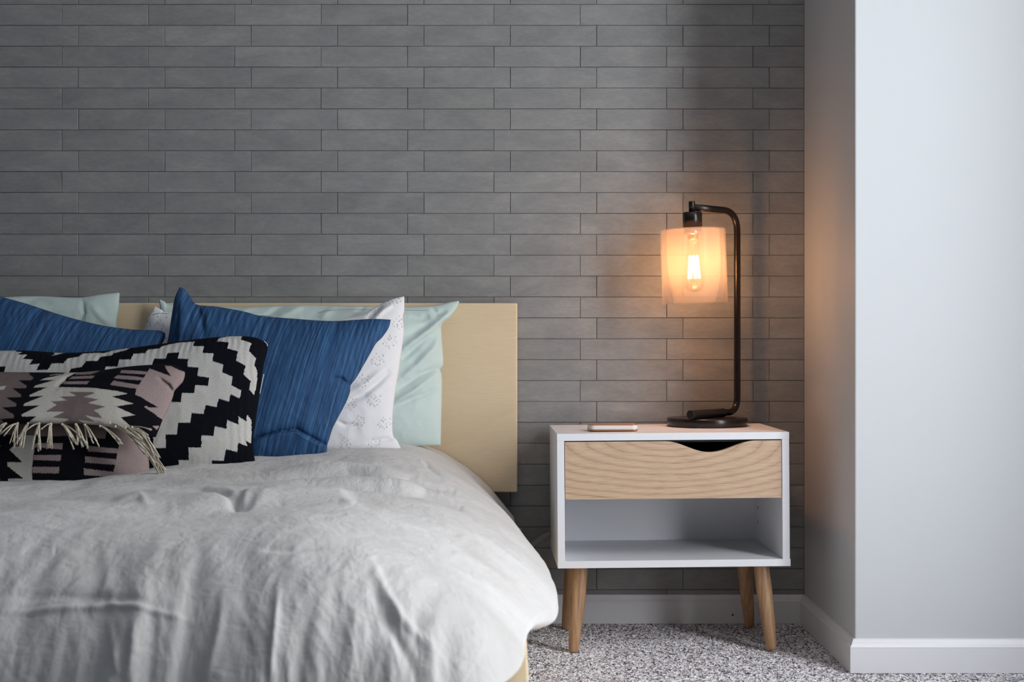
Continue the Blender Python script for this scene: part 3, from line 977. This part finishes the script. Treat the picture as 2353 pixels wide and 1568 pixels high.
mintL, _ = cushion('pillow', [(-330, 690), (-100, 690), (10, 683), (90, 681), (180, 684), (230, 677), (275, 672)],
    [(-330, 1045), (0, 1045), (265, 1040)], [(-330, 690), (-330, 1045)], [(275, 672), (273, 710), (268, 750), (266, 900), (265, 1040)],
    (3.32, 3.325, 3.25, 3.26), 0.062, M_MINT, n=(240, 160), wrinkle=.005, seed=8, back=.25,
    creases=[([(40, 700), (90, 690), (130, 700)], 9, -.006), ([(195, 690), (200, 720), (190, 750)], 6, -.006), ([(215, 700), (240, 730), (262, 748)], 8, .005)])
tag(mintL, 'mint green pillow behind the left blue cushion, at the left edge of the photo', 'pillow', 'pillows on the bed')
seam('hem_stitching', [(190, 684), (195, 705), (196, 740)], 3.278, .0004, M_THREAD, mintL)

# --- white dotted pillow
def dot_pattern():
    cl = [(600, 460), (480, 640), (340, 850), (450, 1040), (300, 1250), (160, 1470), (540, 1270), (220, 1070), (690, 270), (640, 40), (440, 1490),
          (60, 170), (430, 180)]
    dots = []
    r2 = random.Random(5)
    for cx_, cy_ in cl:
        bx_, by_ = 760+cx_/4.356, 680+cy_/4.356
        for i, (a, b) in enumerate([(0, -17), (-6, -9), (6, -10), (-13, -2), (0, -4), (13, -3), (-17, 4), (-7, 5), (6, 3), (17, 4), (-4, 11), (9, 11), (0, 17), (-12, 11), (16, -12)]):
            dots.append((bx_+a*.8+r2.uniform(-1.5, 1.5), by_+b*.8+r2.uniform(-1.5, 1.5), r2.uniform(1.0, 1.7)))
    # left end of the pillow
    for i in range(24):
        dots.append((r2.uniform(335, 392), r2.uniform(715, 790), r2.uniform(1.2, 2.0)))
    def f(px, py):
        col = np.tile(np.array(srgb(232, 231, 234)), (len(px), 1))
        g = np.array(srgb(188, 186, 190))
        for x, y, s in dots:
            m = (np.abs(px-x) < 4) & (np.abs(py-y) < 5)
            m &= ((px-x)/s)**2 + ((py-y)/(s*1.5))**2 < 1
            col[m] = g
        return col
    return f
white, _ = cushion('pillow', [(356, 704), (372, 712), (390, 718), (520, 726), (690, 742), (760, 738), (820, 726), (852, 712), (880, 697), (905, 686), (929, 681)],
    [(345, 1050), (600, 1055), (800, 1045), (880, 1040), (921, 1030)], [(356, 704), (338, 738), (328, 800), (332, 900), (345, 1050)],
    [(929, 681), (929, 715), (926, 730), (928, 765), (922, 810), (915, 860), (907, 910), (902, 960), (903, 1000), (912, 1012), (921, 1030)],
    (3.20, 3.21, 3.14, 3.15), 0.065, M_PRINT, n=(380, 220), pattern=dot_pattern(), wrinkle=.0035, seed=13, back=.4,
    creases=[([(790, 930), (840, 905), (880, 870), (900, 850)], 8, -.010), ([(800, 905), (850, 880), (890, 845)], 9, .006), ([(845, 735), (868, 712), (880, 700)], 6, -.008),
             ([(860, 735), (885, 712), (905, 700)], 6, .008), ([(780, 965), (800, 975), (830, 973)], 5, -.005), ([(850, 1015), (890, 1008), (905, 1010)], 5, -.006)])
tag(white, 'white pillow printed with clusters of small grey dots, between the mint and blue ones', 'pillow', 'pillows on the bed')
seam('hem_stitching', [(350, 724), (368, 720), (388, 722)], 3.155, .0006, M_THREAD, white)

# --- blue cushions
def lower_fold(px, py, u, v):
    # the lower corner of the right blue cushion is folded over itself
    yc = np.interp(px, [560, 600, 650, 690, 745, 770], [1020, 1003, 988, 984, 1020, 1035])
    dd = py-yc
    return np.where(dd > 0, 0.016*np.exp(-dd/26.0)*sstep(0, 6, dd), -0.014*np.exp(dd/9.0))*sstep(560, 610, px)
blueR, _ = cushion('throw_cushion', [(413, 660), (424, 665), (436, 680), (452, 700), (500, 705), (560, 716), (600, 726), (680, 733), (760, 738), (820, 735), (858, 733), (898, 735)],
    [(388, 1090), (500, 1090), (600, 1085), (690, 1082), (735, 1070)], [(413, 660), (402, 684), (396, 715), (390, 760), (380, 830), (380, 960), (388, 1090)],
    [(898, 735), (893, 754), (878, 776), (864, 790), (848, 818), (832, 846), (818, 870), (806, 886), (804, 902), (794, 928), (778, 958), (764, 986), (757, 1008), (752, 1024), (750, 1046), (735, 1070)],
    (3.11, 3.10, 3.03, 3.03), 0.070, M_BLUE, n=(280, 220), stripe=0.30, wrinkle=.003, seed=23, pucker=.0012, back=.5, folds=lower_fold,
    creases=[([(770, 868), (790, 872), (806, 886)], 6, -.009), ([(795, 880), (780, 895), (750, 930)], 9, .004), ([(452, 700), (470, 730), (480, 780)], 8, -.007), ([(420, 680), (430, 720), (425, 780)], 12, .008)])
tag(blueR, 'indigo blue slub cotton cushion standing before the white dotted pillow, corner pointing up', 'cushion', 'blue throw cushions')
blueL, _ = cushion('throw_cushion', [(-260, 600), (-130, 640), (0, 681), (60, 698), (150, 727), (230, 747), (300, 757), (350, 759), (368, 760), (380, 766)],
    [(-300, 1080), (0, 1090), (310, 1070)], [(-260, 600), (-280, 800), (-300, 1080)], [(380, 766), (378, 780), (368, 797), (352, 840), (335, 940), (310, 1070)],
    (3.10, 3.09, 3.02, 3.02), 0.070, M_BLUE, n=(260, 170), stripe=0.42, wrinkle=.0035, seed=29, pucker=.0012, back=.4)
tag(blueL, 'indigo blue slub cotton cushion at the left edge, leaning lower than its neighbour', 'cushion', 'blue throw cushions')

# --- black and white kilim cushion
k7 = 2353/320.0
cA = lambda pts: [(x/k7, 760+y/k7) for x, y in pts]
cB = lambda pts: [(320+x/k7, 760+y/k7) for x, y in pts]
cC = lambda pts: [(x/k7, 940+y/k7) for x, y in pts]
cD = lambda pts: [(320+x/k7, 920+y/k7) for x, y in pts]
BW = [
 cA([(-1400,300),(0,345),(180,325),(265,328),(315,355),(425,365),(375,400),(550,405),(490,475),(670,485),(625,570),(800,552),(760,660),(945,655),(990,548),(1180,550),(1230,470),(1400,440),(1460,385),(1600,380),(1740,375),(1800,380),(1950,335),(2080,295),(2220,290),(2180,330),(1990,380),(1960,415),(1780,440),(1740,508),(1560,508),(1505,605),(1330,635),(1300,700),(1240,900),(200,900),(235,597),(60,607),(110,500),(0,512),(-1400,560)]),
 cA([(930,370),(1110,380),(930,432),(985,395)]),
 cB([(-483,690),(-460,605),(-265,600),(-240,485),(-45,485),(-20,390),(180,378),(195,325),(390,300),(440,262),(610,222),(700,205),(800,195),(975,188),(965,262),(1150,265),(1138,372),(1322,385),(1308,515),(1490,570),(1468,695),(1638,770),(1622,915),(1775,1000),(1750,1140),(1610,1060),(1585,1190),(1415,1130),(1390,1275),(1205,1238),(1180,1388),(990,1370),(960,1531),(770,1531),(750,1726),(565,1726),(555,1950),(360,1950),(360,1730),(320,1735),(440,1500),(490,1350),(585,1345),(605,1188),(808,1188),(830,1035),(1025,1045),(1045,905),(1245,925),(1260,785),(1065,755),(1092,620),(900,600),(915,475),(733,468),(750,368),(560,375),(535,470),(340,470),(318,572),(300,700),(-483,760)]),
 cB([(1355,180),(1380,125),(1550,95),(1745,85),(1745,155),(1925,212),(1890,345),(2005,465),(1980,580),(2020,680),(2015,880),(1970,1085),(1900,990),(1925,850),(1815,740),(1840,590),(1690,500),(1715,350),(1535,300),(1550,198)]),
 cD([(755,1300),(750,980),(920,985),(930,770),(1135,770),(1145,570),(1340,580),(1355,420),(1540,465),(1550,318),(1725,395),(1730,260),(1850,350),(1860,230),(1920,330),(1915,600),(1900,725),(1830,670),(1855,770),(1715,700),(1700,855),(1525,810),(1480,1005),(1295,990),(1275,1300)]),
 cD([(1875,1072),(1945,1105),(1940,1200),(1870,1200)])]
def bw_pattern(px, py):
    j = 0.8*np.sin(px*2.2)
    col = np.tile(np.array(srgb(14, 16, 25)), (len(px), 1))
    wv = np.array(srgb(212, 209, 205))
    for p in BW: col[inside(px, py+j, p)] = wv
    return col
bwc, _ = cushion('throw_cushion', [(-330, 790), (-120, 800), (0, 806), (60, 806), (150, 811), (235, 807), (300, 800), (380, 789), (450, 780), (520, 773.5), (575, 774), (600, 781), (612, 790)],
    [(-330, 1120), (0, 1125), (330, 1110), (450, 1100), (592, 1090)], [(-330, 790), (-330, 1120)],
    [(612, 790), (615, 800), (612, 818), (605, 845), (598, 895), (591, 945), (583, 1000), (583, 1040), (592, 1090)],
    (2.97, 2.97, 2.90, 2.90), 0.068, M_KILIM, n=(620, 300), pattern=bw_pattern, wrinkle=.0022, seed=37, pucker=.0008, back=.5, q=0.42,
    creases=[([(240, 812), (270, 845), (280, 880)], 20, -.006)])
tag(bwc, 'flat woven black and off-white cushion with a stepped diamond pattern', 'cushion', 'woven wool cushions')
seam('edge_stitching', [(606, 860), (601, 885), (597, 905)], 2.935, .0009, M_WHITE_SEAM, bwc)
seam('edge_stitching', [(607, 785), (612, 789), (615, 796)], 2.966, .0009, M_WHITE_SEAM, bwc)

# --- pink, cream and black kilim cushion with a fringed flap
TA, CR, PK, PT = srgb(124, 110, 108), srgb(200, 195, 186), srgb(168, 149, 147), srgb(154, 137, 136)
FLAP = [
 (TA, cA([(-1400,600),(200,690),(530,710),(680,795),(640,830),(430,830),(590,920),(585,960),(355,962),(500,1060),(510,1105),(255,1115),(430,1215),(420,1265),(180,1280),(370,1400),(355,1460),(105,1480),(190,1600),(-1400,1700)])),
 (CR, cA([(-10,905),(145,880),(90,935),(250,920),(215,985),(70,990),(60,945),(-10,960)])),
 (CR, cA([(-10,825),(40,825),(10,870),(-10,870)])), (CR, cA([(-10,1010),(40,1035),(-10,1070)])),
 (CR, cA([(1130,690),(1350,690),(1280,745),(1210,790),(1190,850),(1130,900),(1110,940),(1250,945),(1700,955),(1950,990),(2090,1010),(2255,1055),(2005,1100),(2340,1222),(2060,1265),(2353,1415),(2120,1450),(2290,1640),(2330,1720),(400,1720),(530,1559),(735,1430),(500,1435),(495,1400),(815,1245),(545,1255),(560,1215),(885,1085),(650,1100),(650,1070),(935,945),(705,950),(740,915),(1040,825),(795,830),(850,800),(1130,740)])),
 (CR, cA([(920,745),(1110,725),(1130,735),(930,752)])),
 (TA, cA([(1290,1020),(1700,1025),(1720,1045),(1540,1105),(1790,1145),(1610,1205),(1890,1270),(1690,1330),(1760,1380),(1820,1469),(1700,1450),(1530,1414),(1680,1530),(1400,1498),(1500,1595),(1330,1585),(1100,1555),(1260,1480),(980,1455),(1205,1355),(900,1350),(1090,1240),(1000,1180),(1270,1165),(1140,1100),(1420,1090)])),
 (PT, cA([(1350,690),(1740,680),(1600,735),(1330,740)])), (PT, cA([(1290,770),(1690,755),(1650,800),(1250,812)])), (PT, cA([(1190,850),(1615,845),(1580,895),(1170,893)])),
 (PT, cB([(-243,665),(0,672),(190,690),(170,735),(-260,712)])), (PT, cB([(-340,785),(-290,745),(0,765),(150,790),(120,835),(-310,805)])), (PT, cB([(-390,895),(-340,835),(0,898),(90,910),(50,975),(-380,910)])),
 (PK, cB([(220,635),(400,700),(580,770),(500,660),(455,590),(560,600),(680,660),(820,720),(820,860),(700,990),(640,1030),(620,1180),(540,1340),(440,1520),(400,1500),(330,1430),(290,1390),(150,1280),(180,1255),(220,1290),(370,1290),(250,1215),(100,1110),(10,1075),(30,990),(110,850),(150,790)])),
 (PK, cD([(250,425),(350,430),(310,500)]))]
BODY = [
 (TA, cC([(-1400,200),(900,200),(1080,200),(1600,200),(1950,250),(1900,370),(1880,480),(1300,430),(860,430),(770,405),(400,410),(210,400),(0,530),(-1400,560)])),
 (PK, cC([(1900,250),(2200,350),(2353,460),(2700,600),(2700,1500),(1960,1240),(1980,1130),(2010,1030),(2040,920),(2060,820),(2090,650),(2110,530)])),
 (PT, cC([(1600,590),(2100,650),(2070,725),(1610,685)])), (PT, cC([(1570,765),(2070,825),(2040,915),(1570,870)])), (PT, cC([(1545,965),(2020,1035),(1990,1120),(1545,1080)])),
 (PT, cC([(770,545),(1210,545),(1200,650),(760,610)])), (PT, cC([(740,740),(1190,740),(1170,840),(730,820)])), (PT, cC([(710,935),(1150,940),(1140,1050),(710,1040)])),
 (CR, cC([(400,410),(775,415),(750,620),(730,800),(700,1000),(695,1160),(1000,1170),(1500,1190),(1850,1225),(1690,1310),(1200,1400),(320,1400),(290,1135),(550,1135),(300,920),(300,860),(550,860),(340,650),(400,595),(600,590)])),
 (TA, cC([(-300,570),(200,580),(150,660),(0,760),(-300,800)])), (TA, cC([(-300,830),(180,840),(150,920),(0,1030),(-300,1100)])), (TA, cC([(-300,1110),(160,1120),(150,1200),(-300,1400)]))]
def poly_pattern(polys):
    def f(px, py):
        col = np.tile(np.array(srgb(15, 15, 23)), (len(px), 1))
        jx = 0.5*np.sin(py*3.1); jy = 0.6*np.sin(px*2.7)
        for c, p in polys: col[inside(px+jx, py+jy, p)] = np.array(c)
        return col
    return f
kc = empty('throw_cushion', P(120, 1120, 2.80))
tag(kc, 'black, cream and dusty pink woven cushion with a fringed flap, front of the pile', 'cushion', 'woven wool cushions')
body, _ = cushion('body', [(-330, 880), (0, 900), (200, 905), (300, 915)], [(-330, 1140), (0, 1140), (200, 1145), (343, 1135)], [(-330, 880), (-330, 1140)],
    [(300, 915), (312, 960), (322, 1000), (334, 1030), (341, 1056), (343, 1080), (343, 1135)],
    (2.85, 2.85, 2.76, 2.76), 0.060, M_KILIM, n=(420, 170), parent=kc, pattern=poly_pattern(BODY), wrinkle=.002, seed=41, back=.6, q=0.42)
flap, _ = cushion('flap', [(-330, 840), (-120, 850), (0, 855), (100, 856), (180, 856), (240, 850), (300, 842), (350, 838.5), (390, 838), (412, 843)],
    [(-330, 970), (-150, 972), (20, 974), (150, 974), (230, 978), (290, 990), (335, 1004), (358, 1005)], [(-330, 840), (-330, 970)],
    [(412, 843), (422, 852), (425, 860), (421, 876), (411, 888), (401, 899), (398, 910), (393, 925), (385, 943), (374, 965), (366, 985), (358, 1005)],
    (2.83, 2.84, 2.715, 2.74), 0.050, M_KILIM, n=(560, 190), parent=kc, pattern=poly_pattern(FLAP), wrinkle=.0022, seed=43, back=.2, q=0.45,
    creases=[([(371, 868), (392, 885), (399, 902)], 4, -.010), ([(183, 855), (165, 870), (145, 890)], 6, -.006), ([(160, 905), (230, 905), (300, 930)], 25, .005)])
def fringe():
    b = MB()
    rr = random.Random(3)
    base = Vector(kc.location)
    def strand(pts, Z0=2.712, Z1=2.690, r=.00095):
        n = len(pts)
        q = resample(pts, 9)
        out = []
        for i, (x, y) in enumerate(q):
            t = i/8.0
            out.append(Vector(P(x, y, Z0+(Z1-Z0)*math.sin(t*math.pi/2)**.7 + .003*rr.uniform(-1, 1)*t)) - base)
        b.tube(out, r, 5, r_end=r*.8)
    def c(x, y): return (x/k7, 940+y/k7)
    B = [((100, 240), [(-60, 400), (-80, 360), (-20, 420), (40, 330)]),
         ((300, 235), [(170, 585), (285, 605), (235, 650), (0, 425), (60, 455), (210, 560)]),
         ((470, 240), [(325, 665), (240, 655), (395, 650), (300, 560), (350, 640)]),
         ((660, 240), [(645, 715), (680, 700), (530, 705), (620, 430), (400, 400), (660, 640)]),
         ((860, 245), [(800, 670), (830, 660), (880, 665), (850, 640), (700, 340), (790, 560)]),
         ((1050, 255), [(1290, 590), (1250, 680), (1310, 600), (1480, 590), (1180, 470), (1240, 560)]),
         ((1280, 255), [(1400, 650), (1320, 560), (1460, 620), (1350, 480), (1440, 600)]),
         ((1430, 265), [(1680, 635), (1480, 665), (1575, 585), (1640, 560), (1540, 500)]),
         ((1690, 285), [(2065, 590), (2010, 590), (1940, 500), (2030, 540)]),
         ((1850, 225), [(2560, 820), (2700, 1010), (2480, 700), (2353, 520), (2620, 900), (2440, 760)]),
         ((1950, 290), [(2790, 1040), (2740, 1150), (2600, 900), (2500, 800), (2680, 860), (2400, 640)]),
         ((2120, 300), [(2780, 1190), (2720, 1180), (2800, 1040), (2690, 960), (2530, 500), (2400, 500)]),
         ((2230, 300), [(2800, 1185), (2690, 820), (2640, 1000), (2560, 350), (2690, 1110), (2500, 440)]),
         ((2330, 330), [(2700, 820), (2770, 1100), (2600, 760), (2810, 1150)])]
    for (x0, y0), ends in B:
        for ex, ey in ends:
            for _ in range(4):
                jx, jy = rr.uniform(-14, 14), rr.uniform(-14, 14)
                dx, dy = ex-x0, ey-y0
                L_ = math.hypot(dx, dy)
                sag = 0.14 if abs(dx) > 0.6*abs(dy) else 0.05
                pts = [c(x0+rr.uniform(-22, 22), y0+rr.uniform(-6, 10)),
                       c(x0+dx*.33+rr.uniform(-10, 10), y0+dy*.28-sag*L_*.35),
                       c(x0+dx*.68+jx*.7, y0+dy*.64-sag*L_*.25), c(ex+jx, ey+jy)]
                far = x0 > 1800
                strand(pts, 2.715+(.012 if far else 0), 2.70 if far else 2.685)
        # knot
        kx, ky = c(x0, y0+8)
        p = Vector(P(kx, ky, 2.708)) - base
        b.lathe([(0, -.0028), (.0017, -.0018), (.0022, 0), (.0017, .0018), (0, .0028)], p, 8)
    return tag(b.build('fringe', mat('cream_wool_yarn', srgb(206, 196, 178), 0.9)[0], kc), 'cream knotted yarn fringe', kind='stuff')
fringe()

# pale cable end lying on the carpet in the lower right corner of the picture
cb = MB()
cb.tube([P(2306, 1596, 2.76), P(2312, 1580, 2.79), P(2324, 1567, 2.815), P(2345, 1560.5, 2.83), (1.12, -0.555, 0.004), (1.33, -0.60, 0.004)], 0.0022, 8)
tag(cb.build('cable', mat('pale_grey_rubber', srgb(150, 158, 168), 0.5)[0]), 'thin pale grey cable lying on the carpet in front of the pier', 'cable')
